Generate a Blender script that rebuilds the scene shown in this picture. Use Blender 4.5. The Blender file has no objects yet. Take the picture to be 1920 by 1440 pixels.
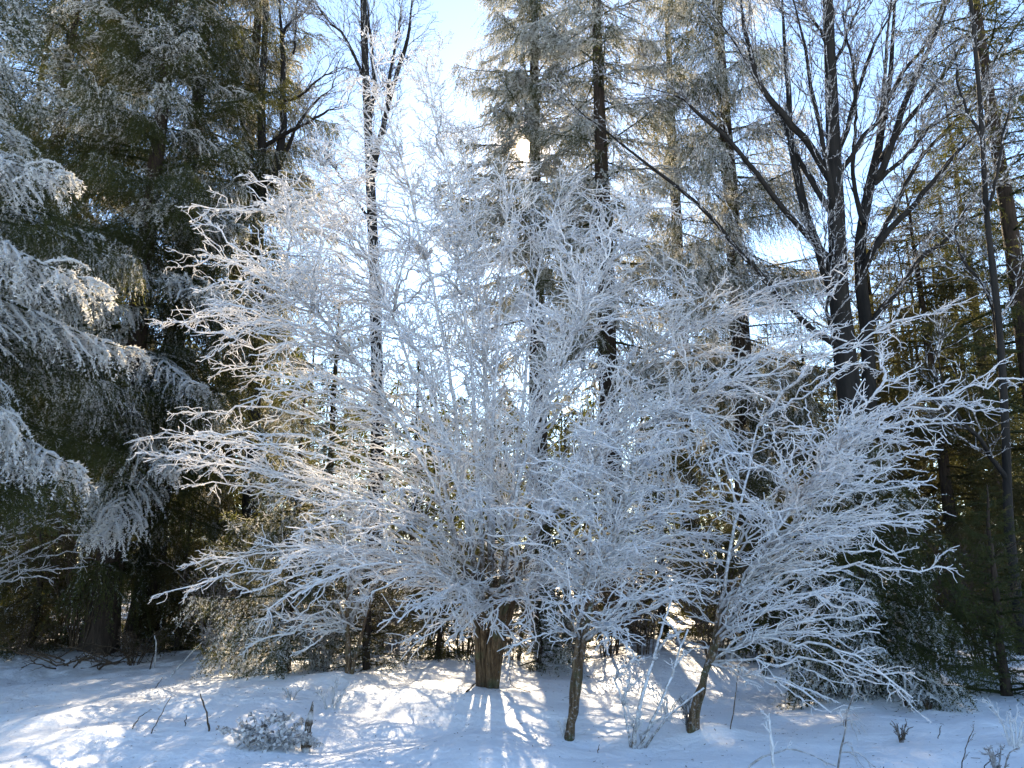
import bpy, math
import numpy as np
from mathutils import Vector, Matrix, Euler

# ------------------------------------------------------------------ camera
scene = bpy.context.scene
CAM = np.array([0.0, 0.0, 1.62]); PITCH = math.radians(12.8); FPX = 1450.0
cam_data = bpy.data.cameras.new('camera'); cam = bpy.data.objects.new('camera', cam_data)
scene.collection.objects.link(cam)
cam.location = CAM; cam.rotation_euler = (math.radians(90) + PITCH, 0, 0)
cam_data.sensor_width = 36.0; cam_data.lens = 36.0 * FPX / 1920.0
cam_data.clip_start = 0.05; cam_data.clip_end = 2000.0
scene.camera = cam

def ray(px, py):
    f = np.array([0, math.cos(PITCH), math.sin(PITCH)]); u = np.array([0, -math.sin(PITCH), math.cos(PITCH)])
    return f + np.array([1.0, 0, 0]) * (px - 960) / FPX + u * (720 - py) / FPX

def pt(px, py, d):                     # point of the pixel's ray at distance d ahead (world y)
    r = ray(px, py)
    return CAM + r * (d / r[1])

SUN = ray(981, 277); SUN = SUN / np.linalg.norm(SUN)
SUN_EL = math.asin(SUN[2]); SUN_AZ = math.atan2(SUN[0], SUN[1])

# ------------------------------------------------------------------ sky and sun
world = bpy.data.worlds.new('World'); scene.world = world; world.use_nodes = True
nt = world.node_tree; nt.nodes.clear()
sky = nt.nodes.new('ShaderNodeTexSky'); sky.sky_type = 'NISHITA'; sky.sun_disc = False
sky.sun_elevation = SUN_EL; sky.sun_rotation = SUN_AZ
sky.altitude = 500; sky.air_density = 1.0; sky.dust_density = 0.10; sky.ozone_density = 2.0
bg = nt.nodes.new('ShaderNodeBackground'); bg.inputs['Strength'].default_value = 0.115
tc = nt.nodes.new('ShaderNodeTexCoord')
dot = nt.nodes.new('ShaderNodeVectorMath'); dot.operation = 'DOT_PRODUCT'
dot.inputs[1].default_value = SUN
nt.links.new(tc.outputs['Generated'], dot.inputs[0])
mr = nt.nodes.new('ShaderNodeMapRange'); mr.interpolation_type = 'SMOOTHSTEP'
mr.inputs['From Min'].default_value = math.cos(math.radians(0.60)); mr.inputs['From Max'].default_value = math.cos(math.radians(0.2))
mr.inputs['To Min'].default_value = 0.0; mr.inputs['To Max'].default_value = 60.0
nt.links.new(dot.outputs['Value'], mr.inputs['Value'])
bg2 = nt.nodes.new('ShaderNodeBackground'); bg2.inputs['Color'].default_value = (1.0, 0.66, 0.26, 1)
au = nt.nodes.new('ShaderNodeMapRange'); au.interpolation_type = 'SMOOTHERSTEP'          # the aureole close round the sun
au.inputs['From Min'].default_value = math.cos(math.radians(2.6)); au.inputs['From Max'].default_value = 1.0
au.inputs['To Min'].default_value = 0.0; au.inputs['To Max'].default_value = 0.9
nt.links.new(dot.outputs['Value'], au.inputs['Value'])
ad = nt.nodes.new('ShaderNodeMath'); ad.operation = 'ADD'
nt.links.new(mr.outputs['Result'], ad.inputs[0]); nt.links.new(au.outputs['Result'], ad.inputs[1])
nt.links.new(ad.outputs[0], bg2.inputs['Strength'])
add = nt.nodes.new('ShaderNodeAddShader'); wout = nt.nodes.new('ShaderNodeOutputWorld')
nt.links.new(sky.outputs[0], bg.inputs['Color'])
nt.links.new(bg.outputs[0], add.inputs[0]); nt.links.new(bg2.outputs[0], add.inputs[1])
nt.links.new(add.outputs[0], wout.inputs['Surface'])

sun_d = bpy.data.lights.new('sun', 'SUN'); sun_d.energy = 5.0; sun_d.angle = math.radians(0.53); sun_d.color = (1.0, 0.82, 0.58)
sun = bpy.data.objects.new('sun', sun_d); scene.collection.objects.link(sun)
sun.rotation_euler = Vector(-SUN).to_track_quat('-Z', 'Y').to_euler()

scene.view_settings.view_transform = 'Standard'; scene.view_settings.look = 'None'
scene.view_settings.exposure = 1.82; scene.view_settings.gamma = 1.0; scene.view_settings.use_curve_mapping = False
scene.render.resolution_x = 1024; scene.render.resolution_y = 768
scene.render.engine = 'CYCLES'
scene.cycles.max_bounces = 4; scene.cycles.diffuse_bounces = 2; scene.cycles.transmission_bounces = 2

# ------------------------------------------------------------------ helpers
rng = np.random.default_rng(11)
col = scene.collection

def U(a, b, n=None): return rng.uniform(a, b, n)
def norm(v): return v / np.maximum(np.linalg.norm(v, axis=-1, keepdims=True), 1e-9)

class NT:
    """small node-material builder"""
    def __init__(self, name):
        self.m = bpy.data.materials.new(name); self.m.use_nodes = True
        self.t = self.m.node_tree; self.t.nodes.clear()
        self.out = self.n('ShaderNodeOutputMaterial')
    def n(self, typ, **kw):
        nd = self.t.nodes.new(typ)
        for k, v in kw.items(): setattr(nd, k, v)
        return nd
    def l(self, a, b): self.t.links.new(a, b)
    def noise(self, scale, detail=3, rough=0.55, coord='Object'):
        c = self.n('ShaderNodeTexCoord'); nz = self.n('ShaderNodeTexNoise')
        nz.inputs['Scale'].default_value = scale; nz.inputs['Detail'].default_value = detail; nz.inputs['Roughness'].default_value = rough
        self.l(c.outputs[coord], nz.inputs['Vector']); return nz.outputs[0]
    def ramp(self, fac, stops):
        r = self.n('ShaderNodeValToRGB'); e = r.color_ramp.elements
        while len(e) < len(stops): e.new(0.5)
        for el, (p, c) in zip(e, stops): el.position = p; el.color = (*c, 1) if len(c) == 3 else c
        self.l(fac, r.inputs[0]); return r.outputs[0]
    def mix(self, fac, a, b):
        x = self.n('ShaderNodeMix', data_type='RGBA')
        for sock, v in ((x.inputs[0], fac), (x.inputs[6], a), (x.inputs[7], b)):
            if isinstance(v, (int, float)): sock.default_value = v
            elif isinstance(v, tuple): sock.default_value = (*v, 1)
            else: self.l(v, sock)
        return x.outputs[2]
    def math(self, op, a, b=None, clamp=False):
        x = self.n('ShaderNodeMath', operation=op, use_clamp=clamp)
        for s, v in zip(x.inputs, (a, b)):
            if v is None: continue
            if isinstance(v, (int, float)): s.default_value = v
            else: self.l(v, s)
        return x.outputs[0]
    def attr(self, name, typ='GEOMETRY'):
        a = self.n('ShaderNodeAttribute', attribute_type=typ, attribute_name=name); return a.outputs['Fac']
    def bump(self, h, strength, dist):
        b = self.n('ShaderNodeBump'); b.inputs['Strength'].default_value = strength; b.inputs['Distance'].default_value = dist
        self.l(h, b.inputs['Height']); return b.outputs[0]
    def surf(self, color, rough=0.8, trans=0.0, tcol=None, normal=None, spec=0.3):
        p = self.n('ShaderNodeBsdfPrincipled'); p.inputs['Roughness'].default_value = rough
        p.inputs['Specular IOR Level'].default_value = spec
        if isinstance(color, tuple): p.inputs['Base Color'].default_value = (*color, 1)
        else: self.l(color, p.inputs['Base Color'])
        if normal is not None: self.l(normal, p.inputs['Normal'])
        s = p.outputs[0]
        if trans > 0:
            t = self.n('ShaderNodeBsdfTranslucent'); tcol = color if tcol is None else tcol
            if isinstance(tcol, tuple): t.inputs[0].default_value = (*tcol, 1)
            else: self.l(tcol, t.inputs[0])
            mx = self.n('ShaderNodeMixShader'); mx.inputs[0].default_value = trans
            self.l(s, mx.inputs[1]); self.l(t.outputs[0], mx.inputs[2]); s = mx.outputs[0]
        self.l(s, self.out.inputs['Surface']); return self.m

# ------------------------------------------------------------------ materials
def mat_snow():
    b = NT('snow')
    n1 = b.noise(1.6, 4, 0.5); n2 = b.noise(60, 3, 0.7)
    c = b.mix(n1, (0.80, 0.83, 0.87), (0.86, 0.87, 0.88))
    g = b.n('ShaderNodeNewGeometry')
    sp = b.n('ShaderNodeSeparateXYZ'); b.l(g.outputs['Position'], sp.inputs[0])
    # forest litter shows through the thin snow deep under the trees
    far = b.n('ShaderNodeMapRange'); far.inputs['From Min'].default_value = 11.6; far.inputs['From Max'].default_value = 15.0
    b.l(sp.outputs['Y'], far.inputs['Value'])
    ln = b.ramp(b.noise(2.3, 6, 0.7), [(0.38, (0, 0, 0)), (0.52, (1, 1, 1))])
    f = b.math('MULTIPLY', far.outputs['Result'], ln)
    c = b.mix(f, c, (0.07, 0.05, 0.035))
    h = b.math('ADD', b.math('MULTIPLY', b.noise(9, 4, 0.55), 0.8), b.math('MULTIPLY', n2, 0.16))
    vo = b.n('ShaderNodeTexVoronoi'); vo.inputs['Scale'].default_value = 7.0; vc = b.n('ShaderNodeTexCoord'); b.l(vc.outputs['Object'], vo.inputs['Vector'])
    pit = b.math('MULTIPLY', b.ramp(vo.outputs['Distance'], [(0.03, (0, 0, 0)), (0.16, (1, 1, 1))]), b.noise(0.7, 2))      # drop pits under the twigs
    h = b.math('ADD', h, b.math('MULTIPLY', pit, 0.35))
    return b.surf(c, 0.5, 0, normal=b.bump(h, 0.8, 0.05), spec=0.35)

def mat_frost():
    b = NT('rime_frost')
    n = b.noise(55, 3, 0.7)
    fr = b.attr('frost')                    # 1 = fully rimed, 0 = bare bark
    cov = b.math('ADD', b.math('MULTIPLY', fr, 1.75), b.math('MULTIPLY', b.math('SUBTRACT', b.noise(23, 2), 0.5), 1.5))
    cov = b.math('SUBTRACT', cov, 0.35, clamp=True)
    ice = b.mix(n, (0.86, 0.88, 0.92), (0.95, 0.955, 0.97))
    c = b.mix(cov, (0.12, 0.085, 0.055), ice)
    tc_ = b.mix(cov, (0.01, 0.008, 0.005), (0.93, 0.90, 0.87))
    return b.surf(c, 0.6, 0.44, tcol=tc_, normal=b.bump(n, 0.6, 0.01))

def mat_bark(name, dark, light, frost=0.0, scale=14):
    b = NT(name)
    c_ = b.n('ShaderNodeTexCoord'); mp = b.n('ShaderNodeMapping'); mp.inputs['Scale'].default_value = (1, 1, 0.18)
    b.l(c_.outputs['Object'], mp.inputs[0])
    nz = b.n('ShaderNodeTexNoise'); nz.inputs['Scale'].default_value = scale; nz.inputs['Detail'].default_value = 6; nz.inputs['Roughness'].default_value = 0.65
    b.l(mp.outputs[0], nz.inputs['Vector'])
    c = b.ramp(nz.outputs[0], [(0.3, dark), (0.7, light)])
    if frost > 0:
        m = b.ramp(b.noise(16, 5, 0.75), [(0.62 - 0.3 * frost, (0, 0, 0)), (0.78 - 0.25 * frost, (1, 1, 1))])
        c = b.mix(m, c, (0.78, 0.80, 0.84))
    return b.surf(c, 0.85, 0, normal=b.bump(nz.outputs[0], 0.9, 0.02), spec=0.15)

def mat_stem():
    b = NT('hazel_bark_rimed')
    c_ = b.n('ShaderNodeTexCoord'); mp = b.n('ShaderNodeMapping'); mp.inputs['Scale'].default_value = (1, 1, 0.12)
    b.l(c_.outputs['Object'], mp.inputs[0])
    nz = b.n('ShaderNodeTexNoise'); nz.inputs['Scale'].default_value = 38; nz.inputs['Detail'].default_value = 7; nz.inputs['Roughness'].default_value = 0.7
    b.l(mp.outputs[0], nz.inputs['Vector'])
    bark = b.ramp(nz.outputs[0], [(0.33, (0.022, 0.014, 0.009)), (0.5, (0.10, 0.066, 0.038)), (0.68, (0.22, 0.155, 0.095))])
    bark = b.mix(b.ramp(b.noise(5, 4), [(0.52, (0, 0, 0)), (0.66, (1, 1, 1))]), bark, (0.085, 0.085, 0.045))
    cov = b.math('ADD', b.math('MULTIPLY', b.attr('frost'), 1.9), b.math('MULTIPLY', b.math('SUBTRACT', b.noise(30, 5, 0.75), 0.5), 3.0))
    cov = b.math('SUBTRACT', cov, 0.45, clamp=True)
    c = b.mix(cov, bark, (0.80, 0.82, 0.86))
    return b.surf(c, 0.85, 0, normal=b.bump(nz.outputs[0], 1.0, 0.03), spec=0.12)

def mat_needles():
    b = NT('spruce_needles')
    fr = b.attr('frost'); of = b.attr('frost', 'OBJECT')
    cov = b.math('MULTIPLY', b.math('SUBTRACT', b.math('ADD', fr, of), 0.80), 3.6, clamp=True)
    n = b.noise(3.0, 2)
    g = b.mix(n, (0.016, 0.028, 0.012), (0.042, 0.050, 0.018))
    dead = b.attr('dead', 'OBJECT')
    g = b.mix(dead, g, (0.095, 0.055, 0.028))
    c = b.mix(cov, g, (0.70, 0.74, 0.80))
    t = b.mix(cov, b.mix(dead, (0.13, 0.13, 0.028), (0.09, 0.06, 0.03)), (0.74, 0.66, 0.48))
    return b.surf(c, 0.6, 0.42, tcol=t, spec=0.25)

M_SNOW = mat_snow(); M_FROST = mat_frost(); M_NEEDLE = mat_needles(); M_STEM = mat_stem()
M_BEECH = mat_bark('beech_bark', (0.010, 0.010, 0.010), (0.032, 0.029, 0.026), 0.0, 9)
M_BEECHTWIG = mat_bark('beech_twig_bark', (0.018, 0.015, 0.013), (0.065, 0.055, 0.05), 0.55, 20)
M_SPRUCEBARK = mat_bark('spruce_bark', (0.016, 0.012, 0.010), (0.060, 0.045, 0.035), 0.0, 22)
M_HAZELBARK = mat_bark('hazel_bark', (0.060, 0.040, 0.024), (0.19, 0.135, 0.085), 0.0, 26)
M_HAZELFROST = mat_bark('hazel_bark_rimed', (0.070, 0.050, 0.035), (0.17, 0.13, 0.10), 0.85, 20)
M_STICK = mat_bark('dry_stalk', (0.035, 0.022, 0.016), (0.12, 0.075, 0.045), 0.25, 30)
M_LEAF = mat_bark('dry_leaf', (0.16, 0.06, 0.02), (0.34, 0.15, 0.05), 0.2, 12)

# ------------------------------------------------------------------ mesh building
class MB:
    def __init__(self): self.v = []; self.f4 = []; self.f3 = []; self.fr = []; self.nv = 0
    def add(self, v, q=None, t=None, frost=1.0):
        v = np.asarray(v, float).reshape(-1, 3); n = len(v)
        if q is not None and len(q): self.f4.append(np.asarray(q) + self.nv)
        if t is not None and len(t): self.f3.append(np.asarray(t) + self.nv)
        self.v.append(v); self.fr.append(np.broadcast_to(np.asarray(frost, float).reshape(-1), (n,)) if np.size(frost) in (1, n) else np.ones(n))
        self.nv += n
    def mesh(self, name, mat, smooth=True):
        me = bpy.data.meshes.new(name)
        v = np.concatenate(self.v) if self.v else np.zeros((0, 3))
        q = np.concatenate(self.f4).reshape(-1, 4) if self.f4 else np.zeros((0, 4), int)
        t = np.concatenate(self.f3).reshape(-1, 3) if self.f3 else np.zeros((0, 3), int)
        me.vertices.add(len(v)); me.vertices.foreach_set('co', v.astype(np.float32).ravel())
        li = np.concatenate([q.ravel(), t.ravel()]).astype(np.int32)
        me.loops.add(len(li)); me.loops.foreach_set('vertex_index', li)
        ls = np.concatenate([np.arange(len(q)) * 4, len(q) * 4 + np.arange(len(t)) * 3]).astype(np.int32)
        me.polygons.add(len(ls)); me.polygons.foreach_set('loop_start', ls)
        me.polygons.foreach_set('use_smooth', np.full(len(ls), smooth))
        a = me.attributes.new('frost', 'FLOAT', 'POINT'); a.data.foreach_set('value', np.concatenate(self.fr).astype(np.float32))
        me.materials.append(mat); me.update(calc_edges=True); me.validate(); return me

def tubes(mb, P, R, S=5, jit=0.0, frost=1.0):
    """P (N,K,3) polylines with radii R (N,K) -> S-sided tubes, closed to a point by a tiny last radius"""
    P = np.asarray(P, float); R = np.asarray(R, float)
    if P.ndim == 2: P = P[None]; R = R[None]
    N, K, _ = P.shape
    if N == 0: return
    T = norm(np.gradient(P, axis=1)); mt = norm(T.mean(1))
    ref = np.where((np.abs(mt[:, 2:3]) < 0.8), np.array([[0, 0, 1.0]]), np.array([[1.0, 0, 0]]))
    a = norm(np.cross(T, ref[:, None, :])); b = np.cross(T, a)
    th = np.arange(S) * 2 * math.pi / S
    rr = R[:, :, None] * (1 + (rng.uniform(-jit, jit, (N, K, S)) if jit else 0))
    V = P[:, :, None, :] + rr[..., None] * (a[:, :, None, :] * np.cos(th)[None, None, :, None] + b[:, :, None, :] * np.sin(th)[None, None, :, None])
    k = np.arange(K - 1)[:, None]; s = np.arange(S)[None, :]; s2 = (s + 1) % S
    q = np.stack([k * S + s, (k + 1) * S + s, (k + 1) * S + s2, k * S + s2], -1).reshape(-1, 4)
    Q = (q[None] + (np.arange(N) * K * S)[:, None, None]).reshape(-1, 4)
    fr = np.asarray(frost, float)
    if fr.ndim == 0: fr = np.full((N, K), float(fr))
    elif fr.ndim == 1: fr = np.repeat(fr[:, None], K, 1)
    side = 1 - 0.30 * np.maximum(0, np.sin(th + 0.5))
    mb.add(V.reshape(-1, 3), Q, None, (fr[:, :, None] * side).reshape(-1))

def resample(pts, K):
    """smooth Catmull-Rom polyline through pts -> K points"""
    p = np.asarray(pts, float); n = len(p)
    if n == 2:
        t = np.linspace(0, 1, K)[:, None]; return p[0] * (1 - t) + p[1] * t
    e = np.vstack([2 * p[0] - p[1], p, 2 * p[-1] - p[-2]]); u = np.linspace(0, n - 1 - 1e-6, K); i = u.astype(int); f = (u - i)[:, None]
    p0, p1, p2, p3 = e[i], e[i + 1], e[i + 2], e[i + 3]
    return 0.5 * (2 * p1 + (p2 - p0) * f + (2 * p0 - 5 * p1 + 4 * p2 - p3) * f ** 2 + (3 * p1 - p0 - 3 * p2 + p3) * f ** 3)

def bez(a, c, b, K):
    t = np.linspace(0, 1, K)[:, None]; return a * (1 - t) ** 2 + 2 * c * t * (1 - t) + b * t ** 2

def children(P, n, t0, t1, ang, L0, L1, K, flat=0.8, up=0.0, wob=0.05, grav=0.0, tipfac=0.45):
    """side shoots along each polyline of P (N,Kp,3): alternate, lying mostly in a flat spray"""
    N, Kp, _ = P.shape
    T = norm(np.gradient(P, axis=1))
    t = (np.linspace(t0, t1, n)[None] + rng.uniform(-0.5, 0.5, (N, n)) * (t1 - t0) / max(n, 1)).clip(0.02, 0.995)
    x = t * (Kp - 1); i = np.minimum(x.astype(int), Kp - 2); f = (x - i)[..., None]
    ar = np.arange(N)[:, None]
    p = P[ar, i] * (1 - f) + P[ar, i + 1] * f; tg = norm(T[ar, i] * (1 - f) + T[ar, i + 1] * f)
    lat = np.cross(tg, np.array([0, 0, 1.0])); lat = norm(lat + 1e-3); ver = np.cross(lat, tg)
    sgn = np.where(np.arange(n) % 2 == 0, 1.0, -1.0)[None, :] * np.where(rng.random((N, 1)) < 0.5, 1, -1)
    roll = np.where(rng.random((N, n)) < flat, rng.normal(0, 0.35, (N, n)), rng.uniform(-math.pi, math.pi, (N, n)))
    side = lat * (np.cos(roll) * sgn)[..., None] + ver * np.sin(roll)[..., None]
    an = np.radians(ang) * rng.uniform(0.5, 1.45, (N, n))
    d = tg * np.cos(an)[..., None] + side * np.sin(an)[..., None]
    d[..., 2] += up; d = norm(d)
    L = rng.uniform(L0, L1, (N, n)) * (1 - (1 - tipfac) * t ** 1.5)
    s = np.linspace(0, 1, K)
    base = p[:, :, None, :] + d[:, :, None, :] * (L[..., None] * s)[..., None]
    bend = (tg - d)[:, :, None, :] * (L[..., None] * s ** 2 * 0.28)[..., None]
    w = np.cumsum(rng.normal(0, wob, (N, n, K, 3)), 2) * (L[..., None, None] / K) * 3.0; w[:, :, 0] = 0
    out = base + bend + w; out[..., 2] -= grav * (L[..., None] * s ** 2)
    return out.reshape(-1, K, 3)

def taper(N, K, r0, r1, pw=1.0):
    s = np.linspace(0, 1, K) ** pw; r0 = np.broadcast_to(np.asarray(r0, float), (N,)); return r0[:, None] * (1 - s) + r1 * s

def link(name, me, parent=None, loc=None):
    o = bpy.data.objects.new(name, me); col.objects.link(o)
    if parent is not None: o.parent = parent
    if loc is not None: o.location = loc
    return o

def thing(name, loc, label, cat, group=None):
    o = bpy.data.objects.new(name, None); o.empty_display_size = 0.2; col.objects.link(o)
    o.location = loc; o['label'] = label; o['category'] = cat
    if group: o['group'] = group
    return o

def away_from_sun(P, r):               # the gap in the twigs through which the sun's disc shows
    rel = P - CAM; along = rel @ SUN; dist = np.linalg.norm(rel - along[..., None] * SUN, axis=-1)
    return (dist > r).all(axis=-1)

# ------------------------------------------------------------------ ground
_k = rng.normal(0, 1, (26, 2)); _ph = rng.uniform(0, 6.28, 26); _wl = np.geomspace(0.45, 9, 26)
def hgt(x, y):
    x = np.asarray(x, float); y = np.asarray(y, float); h = np.zeros_like(x)
    for i in range(26):
        d = _k[i] / np.linalg.norm(_k[i]); h = h + 0.0068 * _wl[i] ** 0.8 * np.sin((x * d[0] + y * d[1]) * 6.283 / _wl[i] + _ph[i])
    h = h * np.clip(y / 6, 0.3, 1)
    h = h + 0.30 * np.clip((x - 3.0) / 5, 0, 1) ** 1.5                       # bank on the right
    h = h + 0.10 * np.exp(-((x + 0.3) ** 2 + (y - 9.6) ** 2) / 1.4)           # drift at the coppice foot
    h = h + 0.10 * np.clip((y - 11.5) / 6, 0, 1)                             # rise under the trees
    for (mx, my) in ((-2.2, 10.4), (1.85, 7.75)): h = h + 0.07 * np.exp(-((x - mx) ** 2 + (y - my) ** 2) / 0.10)
    h = h - 0.10 * np.exp(-((x - 0.62) ** 2 + (y - 7.55) ** 2) / 0.05)        # wells round the saplings
    return h
def ground():
    def axis(fine0, fine1, step, far):
        a = np.arange(fine0, fine1, step); g = np.geomspace(0.3, 1, 22); g = (g - 0.3) / 0.7
        return np.concatenate([(fine0 - g * (fine0 + far))[::-1][:-1], a, fine1 + g[1:] * (far - fine1)]) if fine0 < 0 else None
    xs = axis(-11, 11, 0.075, 260)
    ys = np.concatenate([np.linspace(-60, 3.6, 24), np.arange(3.7, 19, 0.075), 19 + np.geomspace(0.2, 380, 40)])
    X, Y = np.meshgrid(xs, ys); Z = hgt(X, Y)
    Z = np.where(np.abs(X) > 12, hgt(np.sign(X) * 12, Y), Z)
    nx, ny = len(xs), len(ys); V = np.stack([X, Y, Z], -1).reshape(-1, 3)
    j, i = np.meshgrid(np.arange(ny - 1), np.arange(nx - 1), indexing='ij')
    q = np.stack([j * nx + i, j * nx + i + 1, (j + 1) * nx + i + 1, (j + 1) * nx + i], -1).reshape(-1, 4)
    mb = MB(); mb.add(V, q); o = link('snow_ground', mb.mesh('snow_ground', M_SNOW)); o['kind'] = 'structure'
ground()

def gpt(px, py):                        # where the pixel's ray meets the snow
    r = ray(px, py); s = (0.0 - CAM[2]) / r[2]
    for _ in range(6):
        p = CAM + r * s; s = (float(hgt(p[0], p[1])) - CAM[2]) / r[2]
    return CAM + r * s

# ------------------------------------------------------------------ rimed broadleaved shrubs
def in_poly(px, py, poly):
    inside = False; n = len(poly); j = n - 1
    for i in range(n):
        xi, yi = poly[i]; xj, yj = poly[j]
        if (yi > py) != (yj > py) and px < (xj - xi) * (py - yi) / (yj - yi) + xi: inside = not inside
        j = i
    return inside

def needle_cards(mb, P, step, ln, wd, frost, spread=0.9):
    """thin needle triangles set all along each polyline of P (N,K,3)"""
    N, K, _ = P.shape
    seg = np.linalg.norm(np.diff(P, axis=1), axis=-1).sum(1); n = max(2, int(seg.mean() / step))
    t = rng.uniform(0.02, 1, (N, n)); x = t * (K - 1); i = np.minimum(x.astype(int), K - 2); f = (x - i)[..., None]; ar = np.arange(N)[:, None]
    p = P[ar, i] * (1 - f) + P[ar, i + 1] * f; tg = norm(P[ar, i + 1] - P[ar, i])
    rd = norm(rng.normal(0, 1, (N, n, 3))); d = norm(tg * 0.75 + rd * spread)
    w = norm(np.cross(d, rng.normal(0, 1, (N, n, 3)))) * (wd * 0.5)
    L = ln * rng.uniform(0.6, 1.3, (N, n))[..., None]
    V = np.stack([p - w, p + w, p + d * L + w * 0.35], 2).reshape(-1, 3)
    T = np.arange(len(V)).reshape(-1, 3)
    fr = np.repeat((np.broadcast_to(np.asarray(frost, float).reshape(-1, 1), (N, n)) + rng.uniform(-0.18, 0.18, (N, n))).reshape(-1), 3)
    mb.add(V, None, T, fr)

def rimed_branch(parent, path, org, rtip, n2, L2, n3, L3, frost=1.0, r0=0.02, name='branch', flat=0.62, grav=0.06, leafy=False):
    """one limb with its side twigs, all rimed, as one mesh"""
    mb = MB(); P = path[None]; K = P.shape[1]
    bare = np.linspace(0.55, 1.0, K)[None] * frost
    tubes(mb, P - org, taper(1, K, r0, rtip) * U(0.85, 1.2, (1, K)), 6, 0.22, bare)
    needle_cards(mb, P - org, 0.012, 0.022, 0.008, np.ones(1) * frost, 1.8)
    c2 = children(P, n2, 0.12, 0.97, 52, L2[0], L2[1], 9, flat, 0.02, 0.08, grav, 0.30)
    zig = norm(np.cross(c2[:, -1] - c2[:, 0], np.array([0.2, 0.1, 1.0])))[:, None, :] * (np.where(np.arange(9) % 2 == 0, 1, -1) * 0.011)[None, :, None]
    c2[:, 1:] += (zig * U(0.3, 1.3, (len(c2), 9, 1)))[:, 1:]
    c2 = c2[away_from_sun(c2, 0.05)]
    N = len(c2)
    if N:
        tubes(mb, c2 - org, taper(N, 9, U(0.8, 1.2, N) * rtip * 1.05, rtip * 0.62) * U(0.72, 1.3, (N, 9)), 5, 0.2, frost * U(0.8, 1.05, N))
        needle_cards(mb, c2 - org, 0.017, 0.019, 0.0075, np.full(N, 1.0 * frost), 1.6)     # feathery crystals
        c3 = children(c2, n3, 0.12, 0.97, 58, L3[0], L3[1], 4, flat * 0.6, 0.04, 0.11, grav, 0.35)
        c3 = c3[away_from_sun(c3, 0.05)]; N3 = len(c3)
        if N3: tubes(mb, c3 - org, taper(N3, 4, U(0.75, 1.1, N3) * rtip * 0.9, rtip * 0.50) * U(0.7, 1.35, (N3, 4)), 3, 0.15, frost * U(0.8, 1.05, N3))
        if leafy and N:
            sp = c2[:, 2:9:2].reshape(-1, 3); sp = sp[rng.random(len(sp)) < 0.45]; n_ = len(sp)
            d_ = norm(rng.normal(0, 1, (n_, 3)) + np.array([0, 0, -0.9])); w_ = norm(np.cross(d_, rng.normal(0, 1, (n_, 3))))
            l_ = U(0.035, 0.075, n_)[:, None]; u_ = np.cross(d_, w_) * 0.012
            V = np.stack([sp, sp + d_ * l_ * 0.5 + w_ * l_ * 0.36 + u_, sp + d_ * l_, sp + d_ * l_ * 0.5 - w_ * l_ * 0.36 + u_], 1) - org
            mb.add(V.reshape(-1, 3), np.arange(n_ * 4).reshape(-1, 4), None, 0.85)
    return link(name, mb.mesh(name, M_FROST), parent)

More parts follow.
